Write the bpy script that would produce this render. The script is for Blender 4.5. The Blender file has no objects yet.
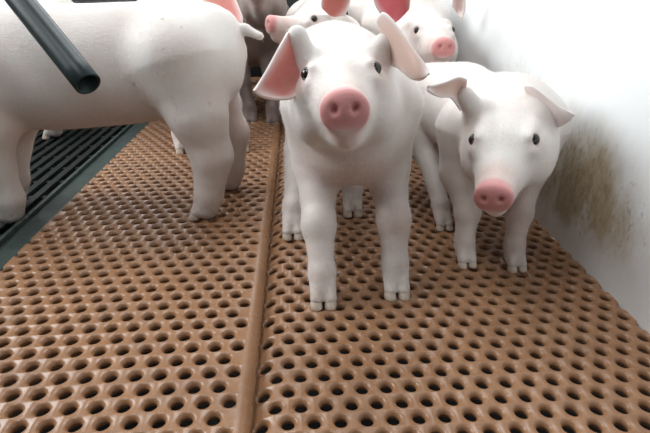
import bpy, bmesh, math, random
import numpy as np
from mathutils import Vector, Matrix
random.seed(4)
rng = np.random.default_rng(7)
scene = bpy.context.scene
C = scene.collection

# ------------------------------------------------------------------ camera
F_PX, W_PX, H_PX = 469.0, 650, 433
CAM_H, PITCH, YAW = 0.414, math.radians(27.0), math.radians(3.2)
CAM = np.array([0.0, 0.0, CAM_H])
_fh = np.array([math.sin(YAW), math.cos(YAW), 0.0])
_rt = np.array([math.cos(YAW), -math.sin(YAW), 0.0])
_fw = math.cos(PITCH) * _fh - math.sin(PITCH) * np.array([0, 0, 1.0])
_up = math.sin(PITCH) * _fh + math.cos(PITCH) * np.array([0, 0, 1.0])
cam_data = bpy.data.cameras.new('camera')
cam_data.sensor_width = 36.0
cam_data.lens = F_PX / W_PX * 36.0
cam_data.clip_start = 0.02
cam = bpy.data.objects.new('camera', cam_data)
C.objects.link(cam)
cam.matrix_world = Matrix(((_rt[0], _up[0], -_fw[0], 0), (_rt[1], _up[1], -_fw[1], 0),
                           (_rt[2], _up[2], -_fw[2], CAM_H), (0, 0, 0, 1)))
scene.camera = cam


def ray(x, y):
    return _fw + (x - W_PX / 2) / F_PX * _rt - (y - H_PX / 2) / F_PX * _up


def G(x, y, z=0.0):          # pixel -> point on the plane at height z
    r = ray(x, y)
    return CAM + r * ((z - CAM_H) / r[2])


def D(x, y, dist):           # pixel -> point at distance dist along the pen
    r = ray(x, y)
    return CAM + r * (dist / r[1])


# ------------------------------------------------------------------ light
scene.view_settings.view_transform = 'Standard'
scene.view_settings.look = 'None'
scene.view_settings.gamma = 1.0
scene.view_settings.use_curve_mapping = False
scene.view_settings.exposure = 0.32
world = bpy.data.worlds.new('world')
scene.world = world
world.use_nodes = True
wb = world.node_tree.nodes['Background']
wb.inputs[0].default_value = (0.95, 0.97, 1.0, 1)
wb.inputs[1].default_value = 0.11


def area(name, loc, target, sx, sy, power, col):
    l = bpy.data.lights.new(name, 'AREA')
    l.shape = 'RECTANGLE'
    l.size, l.size_y, l.energy, l.color = sx, sy, power, col
    o = bpy.data.objects.new(name, l)
    C.objects.link(o)
    o.location = loc
    o.rotation_euler = (Vector(target) - Vector(loc)).to_track_quat('-Z', 'Y').to_euler()
    return o


area('overhead_light', (0.0, 1.45, 1.9), (0.0, 1.15, 0), 1.2, 0.7, 19, (0.96, 0.985, 1.0))
area('window_light', (-0.5, 3.1, 1.6), (0.1, 0.7, 0.0), 1.8, 0.8, 23, (0.92, 0.97, 1.0))
area('overhead_light', (-0.7, -0.1, 2.1), (0.3, 0.5, 0.0), 1.2, 0.4, 13, (0.96, 0.985, 1.0))  # unseen fill added in front to brighten wall and near floor
area('side_lamp', (-1.9, 1.15, 1.5), (0.4, 0.7, 0.2), 1.7, 1.0, 44, (0.94, 0.98, 1.0))


# ------------------------------------------------------------------ helpers
def tag(o, label=None, cat=None, group=None, kind=None):
    if label: o['label'] = label
    if cat: o['category'] = cat
    if group: o['group'] = group
    if kind: o['kind'] = kind
    return o


def link(name, me, parent=None, mats=(), smooth=True):
    for m in mats:
        me.materials.append(m)
    if smooth:
        me.polygons.foreach_set('use_smooth', np.ones(len(me.polygons), dtype=bool))
    o = bpy.data.objects.new(name, me)
    C.objects.link(o)
    if parent: o.parent = parent
    return o


def mesh_np(name, verts, quads):
    me = bpy.data.meshes.new(name)
    verts = np.asarray(verts, dtype=np.float32)
    quads = np.asarray(quads, dtype=np.int32)
    k = quads.shape[1]
    me.vertices.add(len(verts))
    me.vertices.foreach_set('co', verts.ravel())
    me.loops.add(quads.size)
    me.loops.foreach_set('vertex_index', quads.ravel())
    me.polygons.add(len(quads))
    me.polygons.foreach_set('loop_start', np.arange(0, quads.size, k, dtype=np.int32))
    me.update(calc_edges=True)
    me.validate()
    return me


def box_mesh(name, x0, x1, y0, y1, z0, z1, bev=0.0):
    bm = bmesh.new()
    bmesh.ops.create_cube(bm, size=1.0)
    for v in bm.verts:
        v.co = Vector(((x0 + x1) / 2 + v.co.x * (x1 - x0), (y0 + y1) / 2 + v.co.y * (y1 - y0),
                       (z0 + z1) / 2 + v.co.z * (z1 - z0)))
    if bev:
        bmesh.ops.bevel(bm, geom=bm.edges[:], offset=bev, segments=2, profile=0.6, affect='EDGES')
    me = bpy.data.meshes.new(name)
    bm.to_mesh(me)
    bm.free()
    return me


def tube_mesh(name, pts, rad, seg=20, hollow=0.0):
    """A pipe swept along pts; open bore of depth `hollow` at its last end."""
    pts = [Vector(p) for p in pts]
    bm = bmesh.new()
    rings = []

    def ring(c, d, r):
        d = d.normalized()
        a = d.cross(Vector((0, 0, 1)))
        if a.length < 1e-3: a = Vector((1, 0, 0))
        a.normalize()
        b = d.cross(a)
        return [bm.verts.new(c + (a * math.cos(t) + b * math.sin(t)) * r)
                for t in [2 * math.pi * i / seg for i in range(seg)]]
    for i, p in enumerate(pts):
        d = (pts[min(i + 1, len(pts) - 1)] - pts[max(i - 1, 0)])
        rings.append(ring(p, d, rad))
    d = (pts[-1] - pts[-2]).normalized()
    if hollow:
        rings.append(ring(pts[-1] + d * 0.001, d, rad * 0.93))
        rings.append(ring(pts[-1], d, rad * 0.80))
        rings.append(ring(pts[-1] - d * hollow, d, rad * 0.80))
    for a, b in zip(rings[:-1], rings[1:]):
        for i in range(seg):
            bm.faces.new((a[i], a[(i + 1) % seg], b[(i + 1) % seg], b[i]))
    bm.faces.new(rings[0][::-1])
    bm.faces.new(rings[-1])
    bmesh.ops.recalc_face_normals(bm, faces=bm.faces[:])
    me = bpy.data.meshes.new(name)
    bm.to_mesh(me)
    bm.free()
    return me


# ------------------------------------------------------------------ materials
def new_mat(name):
    m = bpy.data.materials.new(name)
    m.use_nodes = True
    nt = m.node_tree
    return m, nt, nt.nodes['Principled BSDF']


def N(nt, kind, **kw):
    n = nt.nodes.new(kind)
    for k, v in kw.items():
        setattr(n, k, v)
    return n


def noise(nt, scale, detail=4, rough=0.55, vec=None):
    n = N(nt, 'ShaderNodeTexNoise')
    n.inputs['Scale'].default_value = scale
    n.inputs['Detail'].default_value = detail
    n.inputs['Roughness'].default_value = rough
    if vec is not None: nt.links.new(vec, n.inputs['Vector'])
    return n


def ramp(nt, fac, stops):
    r = N(nt, 'ShaderNodeValToRGB')
    e = r.color_ramp.elements
    while len(e) < len(stops): e.new(0.5)
    for i, (p, c) in enumerate(stops):
        e[i].position = p
        e[i].color = (c, c, c, 1) if isinstance(c, (int, float)) else (*c, 1)
    nt.links.new(fac, r.inputs[0])
    return r


def mix(nt, fac, a, b, mode='MIX'):
    m = N(nt, 'ShaderNodeMix', data_type='RGBA', blend_type=mode)
    if isinstance(fac, (int, float)): m.inputs[0].default_value = fac
    else: nt.links.new(fac, m.inputs[0])
    for sock, v in ((m.inputs[6], a), (m.inputs[7], b)):
        if isinstance(v, tuple): sock.default_value = (*v, 1)
        else: nt.links.new(v, sock)
    return m.outputs[2]


def math_n(nt, op, a, b=None):
    m = N(nt, 'ShaderNodeMath', operation=op)
    for i, v in enumerate((a, b)):
        if v is None: continue
        if isinstance(v, (int, float)): m.inputs[i].default_value = v
        else: nt.links.new(v, m.inputs[i])
    return m.outputs[0]


def bump(nt, bsdf, h, strength, dist):
    b = N(nt, 'ShaderNodeBump')
    b.inputs['Strength'].default_value = strength
    b.inputs['Distance'].default_value = dist
    nt.links.new(h, b.inputs['Height'])
    nt.links.new(b.outputs[0], bsdf.inputs['Normal'])


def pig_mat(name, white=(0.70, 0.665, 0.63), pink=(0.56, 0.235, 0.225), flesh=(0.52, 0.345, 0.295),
            dirt=(0.33, 0.24, 0.17), dark_amt=0.0):
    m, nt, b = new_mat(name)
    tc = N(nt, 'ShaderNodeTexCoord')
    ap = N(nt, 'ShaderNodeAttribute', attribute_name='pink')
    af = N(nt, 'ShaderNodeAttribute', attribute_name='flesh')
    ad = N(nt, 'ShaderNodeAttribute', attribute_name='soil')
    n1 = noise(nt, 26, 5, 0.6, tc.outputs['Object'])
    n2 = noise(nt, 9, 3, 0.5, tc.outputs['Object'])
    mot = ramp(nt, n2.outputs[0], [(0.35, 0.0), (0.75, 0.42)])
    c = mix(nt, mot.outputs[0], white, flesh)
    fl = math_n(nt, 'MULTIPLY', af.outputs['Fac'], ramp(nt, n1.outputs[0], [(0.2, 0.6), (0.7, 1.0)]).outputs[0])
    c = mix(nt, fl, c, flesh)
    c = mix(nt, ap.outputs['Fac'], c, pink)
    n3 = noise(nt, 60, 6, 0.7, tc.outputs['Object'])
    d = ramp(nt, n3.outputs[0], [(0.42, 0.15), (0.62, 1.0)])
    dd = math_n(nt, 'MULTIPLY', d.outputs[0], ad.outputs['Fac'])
    if dark_amt:
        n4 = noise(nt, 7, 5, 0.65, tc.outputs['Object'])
        dd = math_n(nt, 'MAXIMUM', dd, math_n(nt, 'MULTIPLY', ramp(nt, n4.outputs[0], [(0.3, 0.55), (0.6, 1.0)]).outputs[0], dark_amt))
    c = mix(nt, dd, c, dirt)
    n5 = noise(nt, 48, 2, 0.5, tc.outputs['Object'])
    c = mix(nt, ramp(nt, n5.outputs[0], [(0.70, 0.0), (0.76, 0.45)]).outputs[0], c, (0.36, 0.27, 0.22))
    nt.links.new(c, b.inputs['Base Color'])
    b.inputs['Roughness'].default_value = 0.55
    b.inputs['Subsurface Weight'].default_value = 0.18
    b.inputs['Subsurface Radius'].default_value = (0.010, 0.004, 0.003)
    b.inputs['Subsurface Scale'].default_value = 0.6
    b.inputs['Sheen Weight'].default_value = 0.25
    mp = N(nt, 'ShaderNodeMapping')
    mp.inputs['Scale'].default_value = (0.35, 1.0, 1.0)
    nt.links.new(tc.outputs['Object'], mp.inputs['Vector'])
    h = noise(nt, 330, 3, 0.6, mp.outputs[0])
    bump(nt, b, h.outputs[0], 0.35, 0.0012)
    return m


def ear_mat(name, col, trans=0.35, tcol=(0.85, 0.30, 0.26)):
    m, nt, b = new_mat(name)
    tc = N(nt, 'ShaderNodeTexCoord')
    n1 = noise(nt, 30, 4, 0.6, tc.outputs['Object'])
    at = N(nt, 'ShaderNodeAttribute', attribute_name='pale')
    c = mix(nt, ramp(nt, n1.outputs[0], [(0.3, 0.0), (0.75, 0.3)]).outputs[0], col, (0.74, 0.55, 0.50))
    c = mix(nt, at.outputs['Fac'], c, (0.82, 0.76, 0.73))
    nt.links.new(c, b.inputs['Base Color'])
    b.inputs['Roughness'].default_value = 0.5
    b.inputs['Sheen Weight'].default_value = 0.2
    t = N(nt, 'ShaderNodeBsdfTranslucent')
    t.inputs[0].default_value = (*tcol, 1)
    ms = N(nt, 'ShaderNodeMixShader')
    ms.inputs[0].default_value = trans
    nt.links.new(b.outputs[0], ms.inputs[1])
    nt.links.new(t.outputs[0], ms.inputs[2])
    nt.links.new(ms.outputs[0], nt.nodes['Material Output'].inputs[0])
    return m


def plain_mat(name, col, rough, spec=0.5, nscale=None, col2=None, bump_s=0.0, metal=0.0, bdist=0.002):
    m, nt, b = new_mat(name)
    b.inputs['Roughness'].default_value = rough
    b.inputs['Specular IOR Level'].default_value = spec
    b.inputs['Metallic'].default_value = metal
    b.inputs['Base Color'].default_value = (*col, 1)
    if nscale:
        tc = N(nt, 'ShaderNodeTexCoord')
        n1 = noise(nt, nscale, 6, 0.62, tc.outputs['Object'])
        c = mix(nt, ramp(nt, n1.outputs[0], [(0.35, 0.0), (0.7, 1.0)]).outputs[0], col, col2 or col)
        nt.links.new(c, b.inputs['Base Color'])
        if bump_s: bump(nt, b, n1.outputs[0], bump_s, bdist)
    return m


M_pig = pig_mat('pig_skin')
M_pig_dark = pig_mat('pig_skin_dark', white=(0.42, 0.34, 0.31), dirt=(0.14, 0.10, 0.085), dark_amt=0.8)  # darker, browner skin with patchy darkening, for one piglet
M_ear_in = ear_mat('ear_inside', (0.62, 0.20, 0.16))
M_ear_in_hot = ear_mat('ear_inside_deep_pink', (0.72, 0.10, 0.16))
M_ear_in_soft = ear_mat('ear_inside_pale', (0.70, 0.52, 0.44), 0.2, (0.85, 0.60, 0.52))
M_ear_out = ear_mat('ear_outside', (0.80, 0.72, 0.69), 0.12, (0.9, 0.65, 0.60))
M_hair = plain_mat('white_bristle', (0.78, 0.74, 0.69), 0.5, 0.3)
M_eye = plain_mat('eye_dark', (0.012, 0.008, 0.006), 0.08, 0.6)
M_hoof = plain_mat('hoof_horn', (0.66, 0.57, 0.48), 0.45, 0.4, 90, (0.48, 0.39, 0.31), 0.1)
M_green = plain_mat('green_painted_steel', (0.016, 0.029, 0.026), 0.40, 0.4, 55, (0.045, 0.064, 0.057), 0.15)
M_pipe = plain_mat('dark_green_pipe', (0.005, 0.014, 0.015), 0.42, 0.35, 40, (0.010, 0.024, 0.024), 0.05)
M_slat = plain_mat('dark_slat', (0.005, 0.007, 0.006), 0.55, 0.25, 70, (0.012, 0.016, 0.015), 0.2)
M_pit = plain_mat('pit_slurry', (0.012, 0.008, 0.006), 0.5)
M_back = plain_mat('back_wall_grey', (0.012, 0.014, 0.014), 0.6, 0.3, 8, (0.024, 0.026, 0.026))


def floor_mat():
    m, nt, b = new_mat('brown_plastic_floor')
    tc = N(nt, 'ShaderNodeTexCoord')
    n1 = noise(nt, 6, 5, 0.6, tc.outputs['Object'])
    n2 = noise(nt, 140, 5, 0.65, tc.outputs['Object'])
    n3 = noise(nt, 16, 6, 0.7, tc.outputs['Object'])
    c = mix(nt, ramp(nt, n1.outputs[0], [(0.3, 0.0), (0.7, 1.0)]).outputs[0], (0.23, 0.112, 0.052), (0.30, 0.155, 0.078))
    c = mix(nt, ramp(nt, n3.outputs[0], [(0.5, 0.0), (0.75, 0.55)]).outputs[0], c, (0.14, 0.075, 0.043))
    c = mix(nt, ramp(nt, n2.outputs[0], [(0.45, 0.0), (0.8, 0.4)]).outputs[0], c, (0.32, 0.20, 0.13))
    nt.links.new(c, b.inputs['Base Color'])
    r = ramp(nt, n3.outputs[0], [(0.3, 0.20), (0.7, 0.38)])
    nt.links.new(r.outputs[0], b.inputs['Roughness'])
    bump(nt, b, n2.outputs[0], 0.18, 0.0015)
    return m


def wall_mat():
    m, nt, b = new_mat('white_pvc_wall')
    tc = N(nt, 'ShaderNodeTexCoord')
    sx = N(nt, 'ShaderNodeSeparateXYZ')
    nt.links.new(tc.outputs['Object'], sx.inputs[0])
    # splashed dirt: low on the wall, worst beside the small pig, broken up by noise
    mp = N(nt, 'ShaderNodeMapping')
    mp.inputs['Scale'].default_value = (1, 1.4, 0.8)
    nt.links.new(tc.outputs['Object'], mp.inputs['Vector'])
    fine = noise(nt, 70, 7, 0.75, mp.outputs[0])
    mid = noise(nt, 14, 6, 0.65, mp.outputs[0])
    def hump(s, c, w):
        t = math_n(nt, 'DIVIDE', math_n(nt, 'SUBTRACT', s, c), w)
        return math_n(nt, 'POWER', 2.718, math_n(nt, 'MULTIPLY', math_n(nt, 'MULTIPLY', t, t), -1.0))
    area_ = math_n(nt, 'MULTIPLY', hump(sx.outputs[1], 0.69, 0.10), hump(sx.outputs[2], 0.12, 0.085))
    area2 = math_n(nt, 'MULTIPLY', hump(sx.outputs[1], 0.56, 0.07), hump(sx.outputs[2], 0.10, 0.07))
    area3 = math_n(nt, 'MULTIPLY', hump(sx.outputs[1], 0.95, 0.16), hump(sx.outputs[2], 0.10, 0.14))
    cov = math_n(nt, 'ADD', math_n(nt, 'ADD', area_, math_n(nt, 'MULTIPLY', area2, 0.45)), math_n(nt, 'MULTIPLY', area3, 0.9))
    t1 = ramp(nt, math_n(nt, 'ADD', math_n(nt, 'MULTIPLY', cov, 0.32), math_n(nt, 'MULTIPLY', mid.outputs[0], 0.75)), [(0.38, 0.0), (0.66, 0.9)])
    t2 = ramp(nt, math_n(nt, 'ADD', math_n(nt, 'MULTIPLY', cov, 0.20), fine.outputs[0]), [(0.64, 0.0), (0.78, 0.6)])
    m1 = math_n(nt, 'MULTIPLY', t1.outputs[0], ramp(nt, cov, [(0.05, 0.0), (0.6, 1.0)]).outputs[0])
    m2 = math_n(nt, 'MULTIPLY', t2.outputs[0], ramp(nt, cov, [(0.05, 0.0), (0.4, 1.0)]).outputs[0])
    c = mix(nt, m1, (0.86, 0.885, 0.89), (0.44, 0.355, 0.215))
    c = mix(nt, m2, c, (0.24, 0.19, 0.12))
    nt.links.new(c, b.inputs['Base Color'])
    b.inputs['Roughness'].default_value = 0.32
    return m


M_floor = floor_mat()
M_wall = wall_mat()

# ------------------------------------------------------------------ structure
SEAM_X = float(np.mean([G(273, 180, .01)[0], G(262, 300, .01)[0], G(250, 420, .01)[0]]))         # where the two floor panels meet
LEFT_Z = 0.012          # the left panel lies a little higher
BAR_X1 = float(np.mean([G(0, 272, .01)[0], G(68, 205, .01)[0]]))
BAR_X0 = BAR_X1 - 0.05
WALL_X = float(np.mean([G(590, 274)[0], G(640, 324)[0]]))
Y0, Y1 = 0.16, 2.2
PITCH_X, PITCH_Y = 0.0278, 0.0212


def perforated(name, x0, x1, hole_x0, z_top, deform=None, phase=0.0):
    """Moulded floor panel with a staggered lattice of rounded, funnel-edged holes."""
    seg = 16
    ang = np.arange(seg) * 2 * np.pi / seg
    ca, sa = np.cos(ang), np.sin(ang)
    prof = [(0.0102, -0.0002), (0.0089, -0.0010), (0.0077, -0.0023), (0.0068, -0.0040), (0.0063, -0.0060), (0.0068, -0.0075), (0.0085, -0.0120)]
    t = np.minimum(1 / np.maximum(np.abs(ca), 1e-6), 1 / np.maximum(np.abs(sa), 1e-6))
    bx, by = ca * t, sa * t          # unit square boundary
    allv, allq, base = [], [], 0
    ny = int((Y1 - Y0) / PITCH_Y)
    for j in range(ny):
        yc = Y0 + (j + 0.5) * PITCH_Y
        off = hole_x0 + (0.5 * PITCH_X if j % 2 else 0.0)
        xs = [off + i * PITCH_X for i in range(int((x1 - off - 0.006) / PITCH_X) + 1)]
        xs = [x for x in xs if x > x0 + 0.006 and x < x1 - 0.004]
        xc = np.array(xs)
        n = len(xs)
        left = np.where(np.arange(n) == 0, x0, xc - PITCH_X / 2)
        right = np.where(np.arange(n) == n - 1, x1, xc + PITCH_X / 2)
        # boundary ring: 16 points on the cell's rectangle
        BX = np.where(bx[None] > 0, xc[:, None] + bx[None] * (right - xc)[:, None],
                      xc[:, None] + bx[None] * (xc - left)[:, None])
        BX = np.where(np.abs(bx)[None] > 0.999, np.where(bx[None] > 0, right[:, None], left[:, None]), BX)
        BY = np.broadcast_to(yc + by[None] * PITCH_Y / 2, BX.shape)
        rings = [np.stack([BX, BY, np.zeros_like(BX)], -1)]
        for r, z in prof:
            rings.append(np.stack([np.broadcast_to(xc[:, None] + ca[None] * r * 1.04, BX.shape),
                                   np.broadcast_to(yc + sa[None] * r, BX.shape), np.full(BX.shape, z)], -1))
        R = np.stack(rings, 1)                  # n, rings, seg, 3
        nr = R.shape[1]
        allv.append(R.reshape(-1, 3))
        idx = (np.arange(n)[:, None, None] * nr + np.arange(nr)[None, :, None]) * seg + np.arange(seg)[None, None]
        a = idx[:, :-1, :]
        b = idx[:, 1:, :]
        q = np.stack([a, np.roll(a, -1, 2), np.roll(b, -1, 2), b], -1).reshape(-1, 4) + base
        allq.append(q)
        base += n * nr * seg
    V = np.concatenate(allv)
    Q = np.concatenate(allq)
    V[:, 2] += z_top
    if deform: V = deform(V)
    return V, Q


floor = bpy.data.objects.new('floor', None)
C.objects.link(floor)
tag(floor, 'brown perforated plastic pen floor in two panels', kind='structure')


def add_lip(V, Q, prof, y0, y1, n=40):
    """append an extruded edge profile (x,z) running along the pen"""
    ys = np.linspace(y0, y1, n)
    P = np.array(prof)
    L = np.stack([np.broadcast_to(P[None, :, 0], (n, len(P))), np.broadcast_to(ys[:, None], (n, len(P))),
                  np.broadcast_to(P[None, :, 1], (n, len(P)))], -1).reshape(-1, 3)
    idx = np.arange(n * len(P)).reshape(n, len(P)) + len(V)
    q = np.stack([idx[:-1, :-1], idx[:-1, 1:], idx[1:, 1:], idx[1:, :-1]], -1).reshape(-1, 4)
    return np.concatenate([V, L]), np.concatenate([Q, q])


YE = Y0 + int((Y1 - Y0) / PITCH_Y) * PITCH_Y
# left panel, with a rounded lip along the seam
V, Q = perforated('left', BAR_X1 - 0.002, SEAM_X - 0.014, BAR_X1 + 0.008, LEFT_Z)
lip = [(SEAM_X - 0.014 + 0.016 * math.sin(t), LEFT_Z - 0.016 * (1 - math.cos(t)) * 0.75) for t in np.linspace(0, math.pi / 2, 9)] + [(SEAM_X + 0.002, -0.03)]
V, Q = add_lip(V, Q, lip, Y0, YE)
p1 = link('floor_panel', mesh_np('floor_panel_a', V, Q), floor, [M_floor])


# right panel, its first strip dipping down to the seam
def dip(V):
    V = V.copy()
    t = np.clip((SEAM_X + 0.030 - V[:, 0]) / 0.030, 0, 1)
    V[:, 2] -= 0.013 * t ** 1.6
    return V


V, Q = perforated('right', SEAM_X + 0.001, WALL_X + 0.03, SEAM_X + 0.012, 0.0, dip)
p2 = link('floor_panel', mesh_np('floor_panel_b', V, Q), floor, [M_floor])

# manure pit under the floor
tag(link('pit_floor', box_mesh('pit_floor', -1.6, 1.2, 0.0, 3.0, -0.62, -0.60), None, [M_pit]), 'dark pit under the slats', kind='structure')
# right wall
tag(link('wall_right', box_mesh('wall_right', WALL_X, WALL_X + 0.05, -0.5, 3.0, -0.05, 1.1, 0.004), None, [M_wall]), 'white plastic pen wall splashed with brown dirt', kind='structure')
tag(link('wall_back', box_mesh('wall_back', -2.2, 1.2, 2.25, 2.3, -0.6, 0.9), None, [M_back]), 'dark grey wall at the far end of the pen', kind='structure')

# green steel beam between plastic floor and slats
bar = bpy.data.objects.new('floor_beam', None)
C.objects.link(bar)
bar.location = (BAR_X0, 0, 0)
tag(bar, 'green painted steel beam beside the brown floor', 'beam', kind='structure')
w = BAR_X1 - BAR_X0
link('beam_plate', box_mesh('beam_plate', 0.008, w, 0.1, Y1, -0.03, 0.012, 0.002), bar, [M_green], False)
link('beam_rim', box_mesh('beam_rim', 0.0, 0.008, 0.1, Y1, -0.03, 0.020, 0.002), bar, [M_green], False)

# dark slatted floor left of it
sl = bpy.data.objects.new('slatted_floor', None)
C.objects.link(sl)
tag(sl, 'dark slatted floor left of the green beam', kind='structure')
slat_me = box_mesh('slat', -0.008, 0.008, 0.3, Y1, -0.03, 0.0, 0.002)
slat_me.materials.append(M_slat)
x = BAR_X0 - 0.016
while x > -1.35:
    o = bpy.data.objects.new('slat', slat_me)
    C.objects.link(o)
    o.parent = sl
    o.location = (x, 0, 0.002)
    x -= 0.030
rib_me = box_mesh('cross_rib', -1.38, BAR_X0 - 0.002, -0.006, 0.006, -0.028, -0.003, 0.0015)
rib_me.materials.append(M_slat)
y = 0.35
while y < Y1:
    o = bpy.data.objects.new('cross_rib', rib_me)
    C.objects.link(o)
    o.parent = sl
    o.location = (0, y, 0.0)
    y += 0.085


# ------------------------------------------------------------------ implicit pig
def norm(v):
    v = np.asarray(v, float)
    return v / np.linalg.norm(v)


class Field:
    def __init__(self, lo, hi, h):
        self.h = h
        self.lo = np.asarray(lo, float)
        self.n = np.ceil((np.asarray(hi, float) - self.lo) / h).astype(int) + 1
        self.f = np.full(self.n, 0.1, dtype=np.float32)
        self.ax = [self.lo[i] + h * np.arange(self.n[i]) for i in range(3)]

    def window(self, blo, bhi):
        a = np.clip(np.floor((blo - self.lo) / self.h).astype(int), 0, self.n)
        b = np.clip(np.ceil((bhi - self.lo) / self.h).astype(int) + 1, 0, self.n)
        sl = tuple(slice(i, j) for i, j in zip(a, b))
        X = self.ax[0][sl[0]][:, None, None]
        Y = self.ax[1][sl[1]][None, :, None]
        Z = self.ax[2][sl[2]][None, None, :]
        return sl, X, Y, Z

    def union(self, sl, d, k):
        a = self.f[sl]
        hh = np.maximum(k - np.abs(a - d), 0) / k
        self.f[sl] = np.minimum(a, d) - hh * hh * k * 0.25

    def cut(self, sl, d, k):
        a = self.f[sl]
        d = -d
        hh = np.maximum(k - np.abs(a - d), 0) / k
        self.f[sl] = np.maximum(a, d) + hh * hh * k * 0.25

    def cap(self, p, q, r1, r2, k=0.02, cut=False):
        p, q = np.asarray(p, float), np.asarray(q, float)
        m = max(r1, r2) + k + 2 * self.h
        sl, X, Y, Z = self.window(np.minimum(p, q) - m, np.maximum(p, q) + m)
        v = q - p
        L2 = max(float(v @ v), 1e-12)
        t = np.clip(((X - p[0]) * v[0] + (Y - p[1]) * v[1] + (Z - p[2]) * v[2]) / L2, 0, 1)
        d = np.sqrt((X - p[0] - t * v[0]) ** 2 + (Y - p[1] - t * v[1]) ** 2 + (Z - p[2] - t * v[2]) ** 2) - (r1 + (r2 - r1) * t)
        (self.cut if cut else self.union)(sl, d, k)

    def ell(self, c, rad, R=None, k=0.02, cut=False):
        c, rad = np.asarray(c, float), np.asarray(rad, float)
        R = np.eye(3) if R is None else R      # columns = local axes
        m = max(rad) + k + 2 * self.h
        sl, X, Y, Z = self.window(c - m, c + m)
        x, y, z = X - c[0], Y - c[1], Z - c[2]
        u = (x * R[0, 0] + y * R[1, 0] + z * R[2, 0]) / rad[0]
        v = (x * R[0, 1] + y * R[1, 1] + z * R[2, 1]) / rad[1]
        w_ = (x * R[0, 2] + y * R[1, 2] + z * R[2, 2]) / rad[2]
        k0 = np.sqrt(u * u + v * v + w_ * w_)
        k1 = np.sqrt((u / rad[0]) ** 2 + (v / rad[1]) ** 2 + (w_ / rad[2]) ** 2)
        d = k0 * (k0 - 1) / np.maximum(k1, 1e-6)
        (self.cut if cut else self.union)(sl, d, k)

    def loft(self, o, R, st, k=0.02, egg=0.0):
        """st rows: x, yc, zc, halfw, halfh in frame (o, R); rounded ends come from shrinking stations.
        egg > 0 makes the underside wider than the top"""
        st = np.asarray(st, float)
        xs = np.linspace(st[0, 0], st[-1, 0], 160)
        S = [smooth_interp(xs, st[:, 0], st[:, i]) for i in range(1, 5)]
        ext = max(st[:, 3].max(), st[:, 4].max()) + np.abs(st[:, 1:3]).max() + k
        pts = np.array([o + R @ np.array([a, b, c]) for a in (xs[0] - 0.02, xs[-1] + 0.02) for b in (-ext, ext) for c in (-ext, ext)])
        sl, X, Y, Z = self.window(pts.min(0), pts.max(0))
        x, y, z = X - o[0], Y - o[1], Z - o[2]
        u = x * R[0, 0] + y * R[1, 0] + z * R[2, 0]
        v = x * R[0, 1] + y * R[1, 1] + z * R[2, 1]
        w_ = x * R[0, 2] + y * R[1, 2] + z * R[2, 2]
        uc = np.clip(u, xs[0], xs[-1])
        yc, zc, hw, hh = [np.interp(uc, xs, s) for s in S]
        zz = (w_ - zc) / hh
        yy = (v - yc) / (hw * (1 - egg * np.clip(zz, -1, 1)))
        rr = np.sqrt(yy * yy + zz * zz)
        d = (rr - 1) * np.minimum(hw, hh)
        over = np.maximum(np.maximum(u - xs[-1], xs[0] - u), 0)
        d = np.where(over > 0, np.sqrt(np.maximum(d, 0) ** 2 + over ** 2), d)
        self.union(sl, d.astype(np.float32), k)

    def polygonise(self, smooth=1):
        f = self.f
        h = self.h
        s = f < 0
        nx, ny, nz = f.shape
        cnt = np.zeros((nx - 1, ny - 1, nz - 1), np.int8)
        for i in (0, 1):
            for j in (0, 1):
                for k in (0, 1):
                    cnt += s[i:nx - 1 + i, j:ny - 1 + j, k:nz - 1 + k]
        act = np.argwhere((cnt > 0) & (cnt < 8))
        vid = np.full(cnt.shape, -1, np.int32)
        vid[act[:, 0], act[:, 1], act[:, 2]] = np.arange(len(act))
        acc = np.zeros((len(act), 3))
        num = np.zeros(len(act))
        cor = [(i, j, k) for i in (0, 1) for j in (0, 1) for k in (0, 1)]
        for a in cor:
            for axi in range(3):
                if a[axi]: continue
                b = list(a)
                b[axi] = 1
                fa = f[act[:, 0] + a[0], act[:, 1] + a[1], act[:, 2] + a[2]]
                fb = f[act[:, 0] + b[0], act[:, 1] + b[1], act[:, 2] + b[2]]
                c = (fa < 0) != (fb < 0)
                t = np.where(c, fa / np.where(c, fa - fb, 1), 0)
                p = np.tile(np.array(a, float), (len(act), 1))
                p[:, axi] = t
                acc += p * c[:, None]
                num += c
        V = self.lo + (act + acc / num[:, None]) * h
        quads = []
        for axi in range(3):
            o1, o2 = (axi + 1) % 3, (axi + 2) % 3
            sa = [slice(None)] * 3
            sb = [slice(None)] * 3
            sa[axi] = slice(0, -1)
            sb[axi] = slice(1, None)
            A, B = s[tuple(sa)], s[tuple(sb)]
            e = np.argwhere(A != B)
            e = e[(e[:, o1] > 0) & (e[:, o2] > 0) & (e[:, o1] < f.shape[o1] - 1) & (e[:, o2] < f.shape[o2] - 1)]
            inside = A[e[:, 0], e[:, 1], e[:, 2]]
            def g(d1, d2):
                c = e.copy()
                c[:, o1] += d1
                c[:, o2] += d2
                return vid[c[:, 0], c[:, 1], c[:, 2]]
            q = np.stack([g(-1, -1), g(0, -1), g(0, 0), g(-1, 0)], 1)
            q[~inside] = q[~inside][:, ::-1]
            quads.append(q)
        Q = np.concatenate(quads)
        Q = Q[(Q >= 0).all(1)]
        for _ in range(smooth):
            sm = np.zeros_like(V)
            c = np.zeros(len(V))
            for i in range(4):
                np.add.at(sm, Q[:, i], V[Q[:, (i + 1) % 4]] + V[Q[:, (i - 1) % 4]])
                np.add.at(c, Q[:, i], 2)
            V = 0.5 * V + 0.5 * sm / np.maximum(c, 1)[:, None]
        return V, Q


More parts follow.
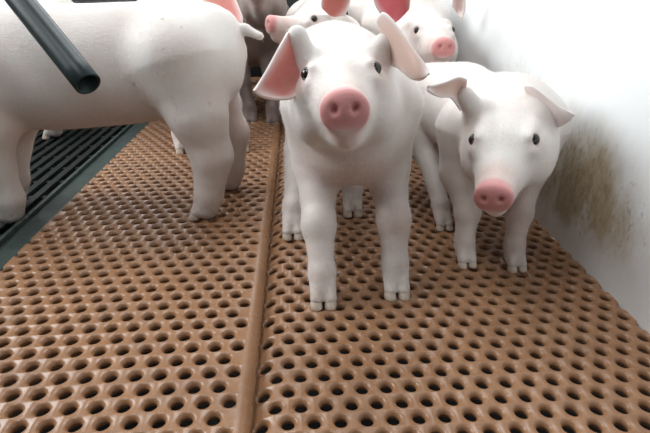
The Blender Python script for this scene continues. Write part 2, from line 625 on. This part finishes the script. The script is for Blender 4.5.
def smooth_interp(x, xp, fp):
    """monotone-ish cubic (Catmull-Rom slopes limited)"""
    xp, fp = np.asarray(xp), np.asarray(fp)
    dl = np.diff(fp) / np.diff(xp)
    m = np.concatenate([[dl[0]], (dl[:-1] + dl[1:]) / 2, [dl[-1]]])
    i = np.clip(np.searchsorted(xp, x) - 1, 0, len(xp) - 2)
    hh = xp[i + 1] - xp[i]
    t = (x - xp[i]) / hh
    return ((2 * t ** 3 - 3 * t ** 2 + 1) * fp[i] + (t ** 3 - 2 * t ** 2 + t) * hh * m[i]
            + (-2 * t ** 3 + 3 * t ** 2) * fp[i + 1] + (t ** 3 - t ** 2) * hh * m[i + 1])


SNOUT = np.array([0.176, 0.0, -0.026])


def head_frame(fwd, roll=0.0):
    f = norm(fwd)
    l = norm(np.cross([0, 0, 1.0], f))
    u = np.cross(f, l)
    c, s = math.cos(roll), math.sin(roll)
    return np.stack([f, l * c + u * s, u * c - l * s], 1)     # columns fwd, left, up


def bezier(P, n):
    t = np.linspace(0, 1, n)[:, None]
    P = [np.asarray(p, float) for p in P]
    return (1 - t) ** 3 * P[0] + 3 * t * (1 - t) ** 2 * P[1] + 3 * t * t * (1 - t) * P[2] + t ** 3 * P[3]


def ear_mesh(ctrl, w0, w1, width, cup, fold=0.0):
    """Leaf-shaped sheet along a Bezier centre line. w0/w1: width direction at base and tip.
    The face whose normal is centre x width is the inside of the ear."""
    nu, nv = 17, 11
    P = bezier(ctrl, nu)
    T = np.gradient(P, axis=0)
    u = np.linspace(0, 1, nu)
    prof = np.interp(u, [0, 0.12, 0.3, 0.5, 0.7, 0.85, 0.95, 1.0], [0.62, 0.80, 1.0, 0.96, 0.74, 0.47, 0.24, 0.07])
    V, pale = [], []
    for i in range(nu):
        t = norm(T[i])
        wd = (1 - u[i]) * norm(w0) + u[i] * norm(w1)
        wd = norm(wd - t * (wd @ t))
        n = np.cross(t, wd)
        for j in range(nv):
            v = -1 + 2 * j / (nv - 1)
            c = cup * (v * v) * (1 - 0.6 * u[i]) * width
            cr = fold * max(v, 0) ** 2 * width
            wob = 0.0016 * math.sin(9 * u[i] + 5 * v)
            V.append(P[i] + wd * v * width * 0.5 * prof[i] + n * (c + cr + wob))
            pale.append(min(1, max(0, (u[i] - 0.72) / 0.2) + max(0, abs(v) - 0.72) / 0.28))
    Q = [(i * nv + j, i * nv + j + 1, (i + 1) * nv + j + 1, (i + 1) * nv + j) for i in range(nu - 1) for j in range(nv - 1)]
    return np.array(V), np.array(Q), np.array(pale)


def ear_rows(rows, pale0=0.72):
    """Ear sheet through rows of (edge, middle, edge) points from the root to the tip, splined both ways."""
    R = np.array(rows, float)                      # n, 3, 3
    n = len(R)
    u = np.linspace(0, n - 1, 21)
    A = np.stack([np.stack([smooth_interp(u, np.arange(n), R[:, c, k]) for k in range(3)], -1) for c in range(3)], 1)
    nv = 11
    V, pale = [], []
    for i in range(len(u)):
        for j in range(nv):
            t = j / (nv - 1)
            a, b, c = A[i]
            V.append((1 - t) * (1 - 2 * t) * a + 4 * t * (1 - t) * b + t * (2 * t - 1) * c)
            uu = i / (len(u) - 1)
            pale.append(min(1, max(0, (uu - pale0) / 0.15) + max(0, abs(2 * t - 1) - 0.7) / 0.3))
    Q = [(i * nv + j, i * nv + j + 1, (i + 1) * nv + j + 1, (i + 1) * nv + j) for i in range(len(u) - 1) for j in range(nv - 1)]
    return np.array(V), np.array(Q), np.array(pale)




def hoof_mesh(s):
    """one claw of a cloven hoof: rounded wedge, flat sole, pointing +x"""
    bm = bmesh.new()
    rows = [(0.0, 1.0, 1.0), (0.35, 0.98, 0.97), (0.7, 0.86, 0.86), (0.92, 0.62, 0.70), (1.0, 0.30, 0.5)]
    L, Wd, H = 0.019 * s, 0.0098 * s, 0.0145 * s
    n = 12
    rings = []
    for zf, kx, ky in [(0.0, 1.0, 1.0), (0.12, 1.03, 1.04), (0.45, 0.93, 0.97), (0.8, 0.78, 0.84), (1.0, 0.60, 0.66)]:
        r = []
        for i in range(n):
            a = 2 * math.pi * i / n
            ex = math.copysign(abs(math.cos(a)) ** 0.8, math.cos(a)) * L * 0.5 * kx
            if ex > 0: ex *= 1.15
            r.append(bm.verts.new((ex - 0.003 * s * zf, math.sin(a) * Wd * ky * 0.95, zf * H)))
        rings.append(r)
    for a, b in zip(rings[:-1], rings[1:]):
        for i in range(n):
            bm.faces.new((a[i], a[(i + 1) % n], b[(i + 1) % n], b[i]))
    bm.faces.new(rings[0][::-1])
    bm.faces.new(rings[-1])
    me = bpy.data.meshes.new('hoof')
    bm.to_mesh(me)
    bm.free()
    return me


def eye_mesh(r):
    bm = bmesh.new()
    bmesh.ops.create_uvsphere(bm, u_segments=20, v_segments=12, radius=r)
    me = bpy.data.meshes.new('eye')
    bm.to_mesh(me)
    bm.free()
    return me


def make_pig(label, loc, heading, s, feet, head_pos=None, head_fwd=None, head_roll=0.0, ears=None, skin=None,
             z0=0.0, voxel=0.0035, snout_at=None, bend=0.0, tail=None, foot_dir=None, belly=1.0, ear_in=None,
             hide=(), lift=0.0, fat=1.0, toes=True, hsc=None, leg=1.0, length=1.0, sag=0.0, hairs=0, stifle=(-0.176, 0.051)):
    """feet: world XY for front-left, front-right, hind-left, hind-right (None = default stance).
    All geometry is built in metres in a frame at the pig's base (x forward, y left, z up)."""
    skin = skin or M_pig
    root = bpy.data.objects.new('piglet', None)
    C.objects.link(root)
    root.location = (loc[0], loc[1], z0)
    root.rotation_euler = (0, 0, heading)
    tag(root, label, 'pig', 'piglets in the pen')
    ch, sh = math.cos(heading), math.sin(heading)
    Rw = np.array([[ch, -sh, 0], [sh, ch, 0], [0, 0, 1]])
    base = np.array([loc[0], loc[1], z0])
    tl = lambda p: Rw.T @ (np.asarray(p, float) - base)

    # head placement
    Rh = Rw.T @ head_frame(head_fwd if head_fwd is not None else Rw @ np.array([1, 0, -0.3]), head_roll)
    hq = hsc or s
    if snout_at is not None:
        ho = tl(snout_at) - Rh @ (SNOUT * hq)
    elif head_pos is not None:
        ho = tl(head_pos)
    else:
        ho = np.array([0.33, 0, 0.32]) * s
    H = lambda x, y, z: ho + Rh @ (np.array([x, y, z]) * hq)

    lo = np.minimum(np.array([-0.34, -0.16, -0.004]) * s, ho - 0.2 * s)
    hi = np.maximum(np.array([0.34, 0.16, 0.42 * (1 + lift)]) * s, ho + 0.2 * s)
    for q in feet:
        if q is not None:
            fl = tl([q[0], q[1], z0])
            lo = np.minimum(lo, fl - 0.05)
            hi = np.maximum(hi, fl + 0.05)
    lo[2] = -0.004
    F = Field(lo, hi, voxel)

    dz = lift
    # torso
    T = [(-0.288, 0, 0.285, 0.012, 0.014), (-0.280, 0, 0.283, 0.038, 0.045), (-0.255, 0, 0.279, 0.068, 0.073),
         (-0.20, 0, 0.273, 0.086, 0.089), (-0.12, 0, 0.267, 0.089, 0.094), (-0.02, 0, 0.261, 0.091, 0.097),
         (0.08, 0, 0.259, 0.089, 0.099), (0.15, 0, 0.261, 0.083, 0.097), (0.21, 0, 0.267, 0.072, 0.085),
         (0.25, 0, 0.272, 0.052, 0.063), (0.272, 0, 0.275, 0.028, 0.034), (0.280, 0, 0.275, 0.010, 0.012)]
    T = [(x * (length if x < 0 else 1), y_, z - sag * min(1, max(0, -x / 0.28)), w_, h_) for x, y_, z, w_, h_ in T]
    T = [(x * s, (bend * (x / 0.28) ** 2) * s, (z + dz) * s, w_ * s * fat, h_ * s * (belly if x < 0.1 else 1)) for x, _, z, w_, h_ in T]
    F.loft(np.zeros(3), np.eye(3), T, 0.02 * s, 0.06)
    # legs: hip, knee, hock, fetlock, foot
    fdir = np.array([1.0, 0, 0]) if foot_dir is None else norm(Rw.T @ np.asarray(foot_dir, float))
    fside = np.array([-fdir[1], fdir[0], 0])
    default = [(0.185, 0.062), (0.185, -0.062), (-0.185 * length, 0.066), (-0.185 * length, -0.066)]
    foot_pts = []
    for i, q in enumerate(feet):
        sg = 1 if i % 2 == 0 else -1
        d0 = np.array([*default[i], 0.0]) * s
        ft = d0 if q is None else tl([q[0], q[1], z0])
        ft[2] = 0
        dl = (ft - d0) / s
        foot_pts.append(ft)
        if i in hide: continue
        if i < 2:
            J = [((0.160, sg * 0.056, 0.262), 0.066, 0.0), ((0.152, sg * 0.062, 0.178), 0.039, 0.20), ((0.174, sg * 0.062, 0.105), 0.0245, 0.62),
                 ((0.174, sg * 0.062, 0.044), 0.0195, 0.95), ((0.180, sg * 0.062, 0.020), 0.0185, 1.0)]
        else:
            J = [((-0.185, sg * 0.048, 0.275), 0.078, 0.0), ((stifle[0], sg * 0.066, 0.195), stifle[1], 0.12), ((-0.216, sg * 0.066, 0.120), 0.028, 0.60),
                 ((-0.200, sg * 0.066, 0.046), 0.0195, 0.95), ((-0.192, sg * 0.066, 0.020), 0.0185, 1.0)]
        J = [((p[0] + (0.185 * (1 - length) if i >= 2 else 0), p[1], p[2] - (sag * 0.7 if i >= 2 and p[2] > 0.15 else 0)), r, wt) for p, r, wt in J]
        J = [((p[0], p[1] * (fat if p[2] > 0.15 else 1.0), p[2]), r * (fat if p[2] > 0.15 else 1.0), wt) for p, r, wt in J]
        P = [((np.array(p) + np.array([0, 0, dz * min(1, p[2] / 0.2)]) + dl * wt) * s, r * s * (leg if p[2] < 0.15 else 1.0)) for p, r, wt in J]
        for n_, ((a, ra), (b, rb)) in enumerate(zip(P[:-1], P[1:])):
            F.cap(a, b, ra, rb, (0.03, 0.02, 0.012, 0.01)[n_] * s)
        if i >= 2:      # point of the hock
            F.ell(P[2][0] + np.array([-0.008, 0, 0.006]) * s, np.array([0.018, 0.016, 0.024]) * s, k=0.014 * s)
        else:           # knee
            F.ell(P[2][0] + np.array([0.004, 0, 0.0]) * s, np.array([0.021, 0.0215, 0.030]) * s, k=0.014 * s)
        if toes:
            for tsg in (-1, 1):
                a = P[3][0] + fside * 0.007 * s * tsg
                b = ft + fside * 0.0105 * s * tsg + fdir * 0.013 * s
                b[2] = 0.0125 * s
                F.cap(a, b, 0.0125 * s, 0.0098 * s, 0.006 * s)
                dc = ft + fside * 0.012 * s * tsg - fdir * 0.014 * s       # dewclaw
                dc[2] = 0.030 * s
                F.cap(P[3][0], dc, 0.010 * s, 0.0055 * s, 0.006 * s)
    # brisket and neck
    F.ell(np.array([0.165, 0, 0.205 + dz]) * s, np.array([0.070, 0.064 * fat, 0.058]) * s, k=0.03 * s)
    nk = np.array([0.17, 0, 0.275 + dz]) * s
    F.cap(nk, H(-0.035, 0, -0.015), 0.086 * s * fat, 0.060 * hq, 0.04 * s)
    F.cap(np.array([0.21, 0, 0.235 + dz]) * s, H(-0.01, 0, -0.040), 0.062 * s, 0.042 * s, 0.04 * s)
    # head
    hs = [(-0.086, 0, -0.010, 0.010, 0.010), (-0.076, 0, -0.010, 0.036, 0.034), (-0.050, 0, -0.018, 0.057, 0.051), (-0.015, 0, -0.021, 0.065, 0.0570),
          (0.015, 0, -0.021, 0.063, 0.0565), (0.045, 0, -0.020, 0.0535, 0.0525), (0.075, 0, -0.020, 0.0415, 0.045), (0.105, 0, -0.025, 0.0325, 0.0350),
          (0.135, 0, -0.0275, 0.0268, 0.0275), (0.160, 0, -0.027, 0.0235, 0.0230), (0.168, 0, -0.027, 0.0215, 0.0200)]
    hs = [tuple(np.array(r) * hq) for r in hs]
    F.loft(ho, Rh, hs, 0.018 * hq, 0.02)
    for e_, sg in zip(ears or (None, None), (1, -1)):          # skin running up into each ear
        if e_ and e_.get('root'):
            F.cap(H(-0.010, sg * 0.040, 0.010), np.mean([tl(D(*p)) for p in e_['rows'][0]], 0), 0.020 * hq, 0.013 * hq, 0.022 * hq)
    for sg in (-1, 1):
        F.ell(H(0.018, sg * 0.040, -0.036), np.array([0.046, 0.024, 0.036]) * hq, Rh, 0.022 * hq)          # cheek
        F.ell(H(0.054, sg * 0.0330, 0.0190), np.array([0.026, 0.0065, 0.006]) * hq, Rh, 0.016 * hq)      # brow
        F.ell(H(0.062, sg * 0.038, 0.000), np.array([0.024, 0.007, 0.009]) * hq, Rh, 0.016 * hq)           # lower lid
        F.ell(H(-0.012, sg * 0.042, 0.024), np.array([0.018, 0.016, 0.017]) * hq, Rh, 0.018 * hq)          # ear root
    F.cap(H(0.035, 0, -0.052), H(0.138, 0, -0.0505), 0.030 * hq, 0.0140 * hq, 0.010 * hq)                   # lower jaw
    F.cap(H(0.090, 0, -0.050), H(0.144, 0, -0.0505), 0.020 * hq, 0.0125 * hq, 0.006 * hq)
    # snout disc, slightly flared
    tilt = math.radians(8)
    Rd = Rh @ np.array([[math.cos(tilt), 0, math.sin(tilt)], [0, 1, 0], [-math.sin(tilt), 0, math.cos(tilt)]])
    F.ell(H(0.1655, 0, -0.0245), np.array([0.0095, 0.0232, 0.0188]) * hq, Rd, 0.007 * hq)
    F.ell(H(0.168, 0, -0.0215), np.array([0.0085, 0.0212, 0.0150]) * hq, Rd, 0.004 * hq)
    for sg in (-1, 1):
        F.ell(H(0.1765, sg * 0.0100, -0.0235), np.array([0.0085, 0.0042, 0.0052]) * hq, Rh, 0.003 * hq, cut=True)   # nostril
        F.ell(H(0.071, sg * 0.0468, 0.0125), np.array([0.0100, 0.0080, 0.0082]) * hq, Rh, 0.006 * hq, cut=True)     # eye socket
        F.cap(H(0.150, sg * 0.0225, -0.0415), H(0.098, sg * 0.034, -0.0445), 0.0016 * hq, 0.0018 * hq, 0.004 * hq, cut=True)  # mouth line
    # tail
    if tail:
        tp = [np.array(p) * s for p in tail]
        for n_, (a, b) in enumerate(zip(tp[:-1], tp[1:])):
            k_ = len(tp) - 1
            F.cap(a, b, (0.0100 - 0.003 * n_ / k_) * s, (0.0100 - 0.003 * (n_ + 1) / k_) * s, 0.008 * s)
    V, Q = F.polygonise(1)
    V[:, 2] = np.maximum(V[:, 2], 0.0005)
    me = mesh_np('body', V, Q)
    # skin tone attributes: bare pink snout, thin-haired flesh with painted underside shade, soiled feet
    hl = (V - ho) @ Rh / hq
    pinkv = 1 / (1 + np.exp(-(hl[:, 0] - 0.156) / 0.0022))
    pinkv *= 1 / (1 + np.exp(-(hl[:, 2] + 0.0440) / 0.0018))
    pinkv *= (np.abs(hl[:, 1]) < 0.05) * (np.abs(hl[:, 2]) < 0.08)
    e2 = lambda c, r: np.exp(-(((hl - np.array(c)) / np.array(r)) ** 2).sum(1))
    lips = 0.3 * e2((0.140, 0, -0.052), (0.022, 0.022, 0.012))
    pinkv = np.clip(np.maximum(pinkv, lips), 0, 1)
    fleshv = e2((0.138, 0, -0.02), (0.022, 0.04, 0.04)) + 0.8 * (e2((0.071, 0.044, 0.010), (0.016, 0.012, 0.014)) + e2((0.071, -0.044, 0.010), (0.016, 0.012, 0.014)))
    bl = V / s
    fleshv += 0.9 * np.exp(-((bl[:, 2] - 0.170 - dz) / 0.055) ** 2) * np.exp(-(bl[:, 1] / 0.060) ** 2)  # pinkish chest and belly skin, shade between the legs painted in
    fleshv = np.clip(fleshv, 0, 1)
    soilv = 0.5 * np.exp(-(V[:, 2] / (0.050 * s)) ** 2)
    for nm, a in (('pink', pinkv), ('flesh', fleshv), ('soil', soilv)):
        at = me.attributes.new(nm, 'FLOAT', 'POINT')
        at.data.foreach_set('value', a.astype(np.float32))
    link('body', me, root, [skin])
    # short bristles lying back over the skin
    if hairs:
        a_, b_, c_, d_ = (V[Q[:, i]] for i in range(4))
        cr = np.cross(c_ - a_, d_ - b_)
        ar = np.linalg.norm(cr, axis=1)
        fn = cr / np.maximum(ar, 1e-12)[:, None]
        ctr = (a_ + b_ + c_ + d_) / 4
        hc = (ctr - ho) @ Rh / hq
        bare = (hc[:, 0] > 0.145) | (np.linalg.norm(hc - (0.071, 0.044, 0.0125), axis=1) < 0.013) | (np.linalg.norm(hc - (0.071, -0.044, 0.0125), axis=1) < 0.013) | (ctr[:, 2] < 0.022)
        ar[bare] = 0
        pick = rng.choice(len(Q), hairs, p=ar / ar.sum())
        P0 = ctr[pick] + rng.normal(0, 0.0008, (hairs, 3))
        nn = fn[pick]
        on_head = (hc[pick, 0] > -0.05)[:, None]
        flow = np.where(on_head, -Rh[:, 0] * 0.9 + np.array([0, 0, -0.1]), np.array([-0.6, 0, -0.75])) + rng.normal(0, 0.25, (hairs, 3))
        flow -= nn * (flow * nn).sum(1)[:, None]
        flow /= np.maximum(np.linalg.norm(flow, axis=1), 1e-6)[:, None]
        ln = rng.uniform(0.005, 0.010, hairs)[:, None] * s
        dr = flow * 0.93 + nn * rng.uniform(0.12, 0.42, hairs)[:, None]
        sd = np.cross(dr, nn)
        sd /= np.maximum(np.linalg.norm(sd, axis=1), 1e-6)[:, None]
        hv = np.stack([P0 - sd * 0.00016, P0 + sd * 0.00016, P0 + dr * ln], 1).reshape(-1, 3)
        ho_ = link('hair', mesh_np('hair', hv, np.arange(hairs * 3).reshape(-1, 3)), root, [M_hair])
        tag(ho_, 'short white bristles', kind='stuff')
    # eyes
    em = eye_mesh(0.0084 * hq)
    em.materials.append(M_eye)
    em.polygons.foreach_set('use_smooth', [True] * len(em.polygons))
    for sg in (-1, 1):
        o = bpy.data.objects.new('eye', em)
        C.objects.link(o)
        o.parent = root
        o.location = H(0.0690, sg * 0.0376, 0.0125)
        o['label'] = 'glossy dark eye'
    # ears
    for sg, e in zip((1, -1), ears or (None, None)):
        e = e or {}
        if 'rows' in e:
            ev, eq, pale = ear_rows([[tl(D(*p)) for p in r] for r in e['rows']], e.get('pale', 0.72))
        else:
            b0 = np.array(e.get('base', (-0.014, sg * 0.045, 0.044)))
            if 'ctrl' in e:
                ctrl = [b0 + np.array(c) for c in e['ctrl']]
            else:
                tip = np.array(e.get('tip', (0.055, sg * 0.050, -0.05)))
                ctrl = [b0, b0 + np.array(e.get('up', (0.0, sg * 0.018, 0.035))), b0 + tip * 0.7 + np.array((0, 0, 0.02)), b0 + tip]
            wd0 = np.array(e.get('w0', (0.8, -sg * 0.5, -0.2)))
            wd1 = np.array(e.get('w1', wd0))
            ev, eq, pale = ear_mesh(ctrl, wd0, wd1, e.get('width', 0.075), e.get('cup', 0.22), e.get('fold', 0.0))
            ev = np.array([ho + Rh @ (p * hq) for p in ev])
        if e.get('flip'): eq = eq[:, ::-1]
        eme = mesh_np('ear', ev, eq)
        at = eme.attributes.new('pale', 'FLOAT', 'POINT')
        at.data.foreach_set('value', pale.astype(np.float32))
        o = link('ear', eme, root, [e.get('mat', ear_in or M_ear_in), M_ear_out])
        so = o.modifiers.new('thick', 'SOLIDIFY')
        so.thickness = 0.0042 * s
        so.offset = -1
        so.material_offset = 1
        so.material_offset_rim = 1
        ss = o.modifiers.new('sub', 'SUBSURF')
        ss.levels = ss.render_levels = 1
        o['label'] = 'drooping ear with pink inside'
    # hooves
    if toes:
        hm = hoof_mesh(s)
        hm.materials.append(M_hoof)
        hm.polygons.foreach_set('use_smooth', [True] * len(hm.polygons))
        for i, ft in enumerate(foot_pts):
            if i in hide: continue
            for tsg in (-1, 1):
                o = bpy.data.objects.new('hoof', hm)
                C.objects.link(o)
                o.parent = root
                p = ft + fside * 0.0108 * s * tsg + fdir * 0.0165 * s
                o.location = (p[0], p[1], 0.0)
                o.rotation_euler = (0, 0, math.atan2(fdir[1], fdir[0]) - tsg * 0.08)
    return root


BACK = -math.pi / 2          # facing the camera
toward = lambda p: norm(CAM - np.asarray(p))


def fwd_from(p, pitch_deg, yaw_deg):
    """unit vector from p towards the camera, turned by yaw (positive = picture right) and pitch (up)"""
    d = CAM - np.asarray(p)
    az = math.atan2(d[1], d[0]) + math.radians(yaw_deg)
    el = math.radians(pitch_deg)
    return np.array([math.cos(az) * math.cos(el), math.sin(az) * math.cos(el), math.sin(el)])


# --- middle pig, walking up to the camera
fB = [G(395, 291), G(323, 300), G(352, 212), G(293, 234)]
nB = D(345, 112, 0.435)
EAR_B_RIGHT = [[(391, 66, .600), (384, 45, .620), (375, 21, .605)], [(398, 70, .585), (396, 49, .580), (382, 12, .590)],
               [(406, 77, .565), (405, 56, .556), (397, 25, .572)], [(413, 81, .548), (415, 67, .537), (412, 45, .556)],
               [(421, 81, .537), (424, 75, .528), (425, 62, .542)], [(427, 77, .532), (429, 74, .526), (430, 70, .532)]]
EAR_B_LEFT = [[(289, 32, .605), (297, 33, .622), (306, 44, .610)], [(283, 42, .585), (298, 52, .612), (309, 64, .597)],
              [(275, 57, .565), (291, 69, .598), (303, 83, .580)], [(267, 72, .545), (281, 84, .574), (295, 96, .562)],
              [(260, 84, .532), (269, 92, .548), (282, 98, .548)], [(255, 91, .523), (258, 93, .526), (265, 97, .532)]]
make_pig('white piglet in the middle facing the camera with raised pink snout', (fB[0][0] * .5 + fB[1][0] * .5 - 0.005, 0.825), BACK, 0.93, fB,
         snout_at=nB, head_fwd=fwd_from(nB, 11, 1), head_roll=math.radians(5), voxel=0.0023,
         fat=0.92, leg=0.98, length=0.96, hsc=1.0, hairs=42000, ears=[dict(root=1, rows=EAR_B_RIGHT, mat=M_ear_in_soft, flip=True), dict(root=1, rows=EAR_B_LEFT, flip=True)])

# --- small pig on the right, along the wall
fC = [G(513, 266), G(464, 262), None, G(442, 226)]
nC = D(492, 202, 0.475)
EAR_C_LEFT = [[(468, 80, 0.625), (466, 95, 0.640), (462, 112, 0.625)], [(459, 78, 0.610), (456, 87, 0.625), (452, 98, 0.610)],
              [(446, 83, 0.595), (444, 89, 0.605), (442, 97, 0.595)], [(436, 86, 0.585), (435, 89, 0.590), (434, 94, 0.585)], [(429, 87, 0.575), (428, 88, 0.577), (429, 90, 0.575)]]
EAR_C_RIGHT = [[(525, 84, 0.625), (530, 100, 0.640), (545, 121, 0.625)], [(533, 85, 0.610), (541, 103, 0.608), (551, 126, 0.605)],
               [(547, 96, 0.597), (552, 110, 0.592), (559, 127, 0.590)], [(560, 107, 0.585), (563, 114, 0.581), (567, 122, 0.581)], [(573, 112, 0.575), (575, 114, 0.575), (574, 117, 0.575)]]
make_pig('smallest white piglet beside the dirty white wall with lowered head', (G(490, 264)[0] + 0.005, 0.825), BACK + 0.08, 0.765, fC,
         snout_at=nC, head_fwd=fwd_from(nC, -6, -3), head_roll=math.radians(8), voxel=0.0023, fat=1.14, hsc=0.93, length=0.85, sag=0.03, hairs=30000,
         ears=[dict(root=1, rows=EAR_C_RIGHT, mat=M_ear_out, flip=True), dict(root=1, rows=EAR_C_LEFT, mat=M_ear_in_soft, flip=True)])

# --- big pig in profile at left
hA = G(204, 216, LEFT_Z)
make_pig('white piglet seen from the side at left, its head cut off by the frame', (hA[0] - 0.195, 0.875), math.pi, 1.0,
         [G(12, 226, 0.0), G(16, 205, 0.0), hA, G(228, 188, LEFT_Z)], z0=LEFT_Z, voxel=0.0035, belly=1.06, leg=1.3, stifle=(-0.204, 0.048), hairs=42000,
         head_pos=(hA[0] - 0.185 - 0.34, 0.85, 0.27), head_fwd=(-1, -0.1, -0.5),
         tail=[(-0.262, 0, 0.322), (-0.290, 0.0, 0.322), (-0.316, 0.012, 0.312)])

# --- pig at the back by the wall
nD = D(445, 48, 1.025)
make_pig('white piglet behind the smallest one, looking over its back with deep pink ear', (nD[0] + 0.0, nD[1] + 0.57), BACK, 1.12, [None] * 4,
         snout_at=nD, head_fwd=fwd_from(nD, 8, 14), voxel=0.003, fat=0.93, hairs=20000, hsc=1.03,
         ears=[dict(rows=[[(451, 6, 1.19), (457, 13, 1.21), (463, 19, 1.19)], [(452, -4, 1.18), (459, 2, 1.20), (466, 9, 1.18)], [(456, -14, 1.17), (460, -10, 1.18), (466, -5, 1.17)], [(459, -20, 1.16), (461, -20, 1.16), (464, -18, 1.16)]], flip=True),
               dict(rows=[[(395, 23, 1.19), (401, 19, 1.21), (409, 10, 1.19)], [(384, 17, 1.16), (395, 6, 1.19), (410, -4, 1.17)], [(376, 5, 1.14), (386, -6, 1.16), (402, -14, 1.15)], [(371, -13, 1.13), (376, -17, 1.14), (384, -20, 1.14)]], mat=M_ear_in_hot, pale=0.9)])

# --- pig behind the middle one, in profile facing left
nE = D(266, 23, 1.155)
make_pig('white piglet behind the middle one with its head in profile facing left', (0.065, 1.57), BACK, 1.0, [None] * 4, fat=0.84,
         snout_at=nE, head_fwd=(-1, -0.42, 0.30), hsc=0.92, voxel=0.004,
         ears=[dict(rows=[[(322, 8, 1.18), (328, 14, 1.19), (336, 21, 1.18)], [(323, -4, 1.17), (332, 3, 1.20), (346, 13, 1.18)], [(330, -14, 1.17), (339, -7, 1.20), (350, 0, 1.19)], [(342, -20, 1.18), (346, -17, 1.19), (351, -12, 1.19)]]), dict(tip=(-0.03, -0.06, 0.03))])

# --- pig behind the rump of the left one
fF = [G(240, 150, LEFT_Z), G(183, 151, LEFT_Z), None, None]
nF = D(190, 36, 1.04)
make_pig('white piglet behind the rump of the side-on piglet, showing one pink ear', (fF[0][0] * .5 + fF[1][0] * .5 - 0.10, 1.48), BACK + 0.40, 1.0, fF, z0=LEFT_Z,
         snout_at=nF, head_fwd=fwd_from(nF, -4, -10), voxel=0.004,
         ears=[dict(rows=[[(203, -14, 1.13), (218, -16, 1.14), (232, -12, 1.13)], [(202, 1, 1.11), (220, -1, 1.12), (237, 3, 1.10)],
                          [(209, 11, 1.09), (225, 12, 1.10), (242, 16, 1.08)], [(228, 23, 1.08), (234, 24, 1.08), (242, 25, 1.07)], [(236, 28, 1.07), (239, 29, 1.07), (241, 28, 1.07)]], flip=True, pale=0.9), None])

# --- darker pig in the gap
fG = [G(273, 125), G(251, 124), None, None]
nG = D(256, -8, 1.36)
make_pig('dark brownish piglet in the gap between the side-on and middle piglets', (fG[0][0] * .5 + fG[1][0] * .5 - 0.035, 1.84), BACK, 1.02, fG,
         snout_at=nG, head_fwd=fwd_from(nG, 12, -6), voxel=0.004, skin=M_pig_dark)

# --- pig far left on the slats
make_pig('white piglet at the far left standing on the dark slats behind the side-on piglet', (G(20, 140)[0] - 0.10, 1.45), math.pi - 0.1, 1.06, [None] * 4, voxel=0.0045,
         head_pos=(G(20, 140)[0] - 0.43, 1.42, 0.30), head_fwd=(-1, -0.2, -0.4))

# ------------------------------------------------------------------ pipe in front of the left pig
e0 = D(88, 84, 0.50)
e1 = D(14, -8, 0.58)
dv = norm(e1 - e0)
far = e0 + dv * 0.75
pipe = link('drinker_pipe', tube_mesh('drinker_pipe', [far, e0 + dv * 0.3, e0 + dv * 0.02, e0], 0.0135, 24, 0.05), None, [M_pipe])
tag(pipe, 'dark green pipe slanting down in front of the side-on piglet', 'pipe')
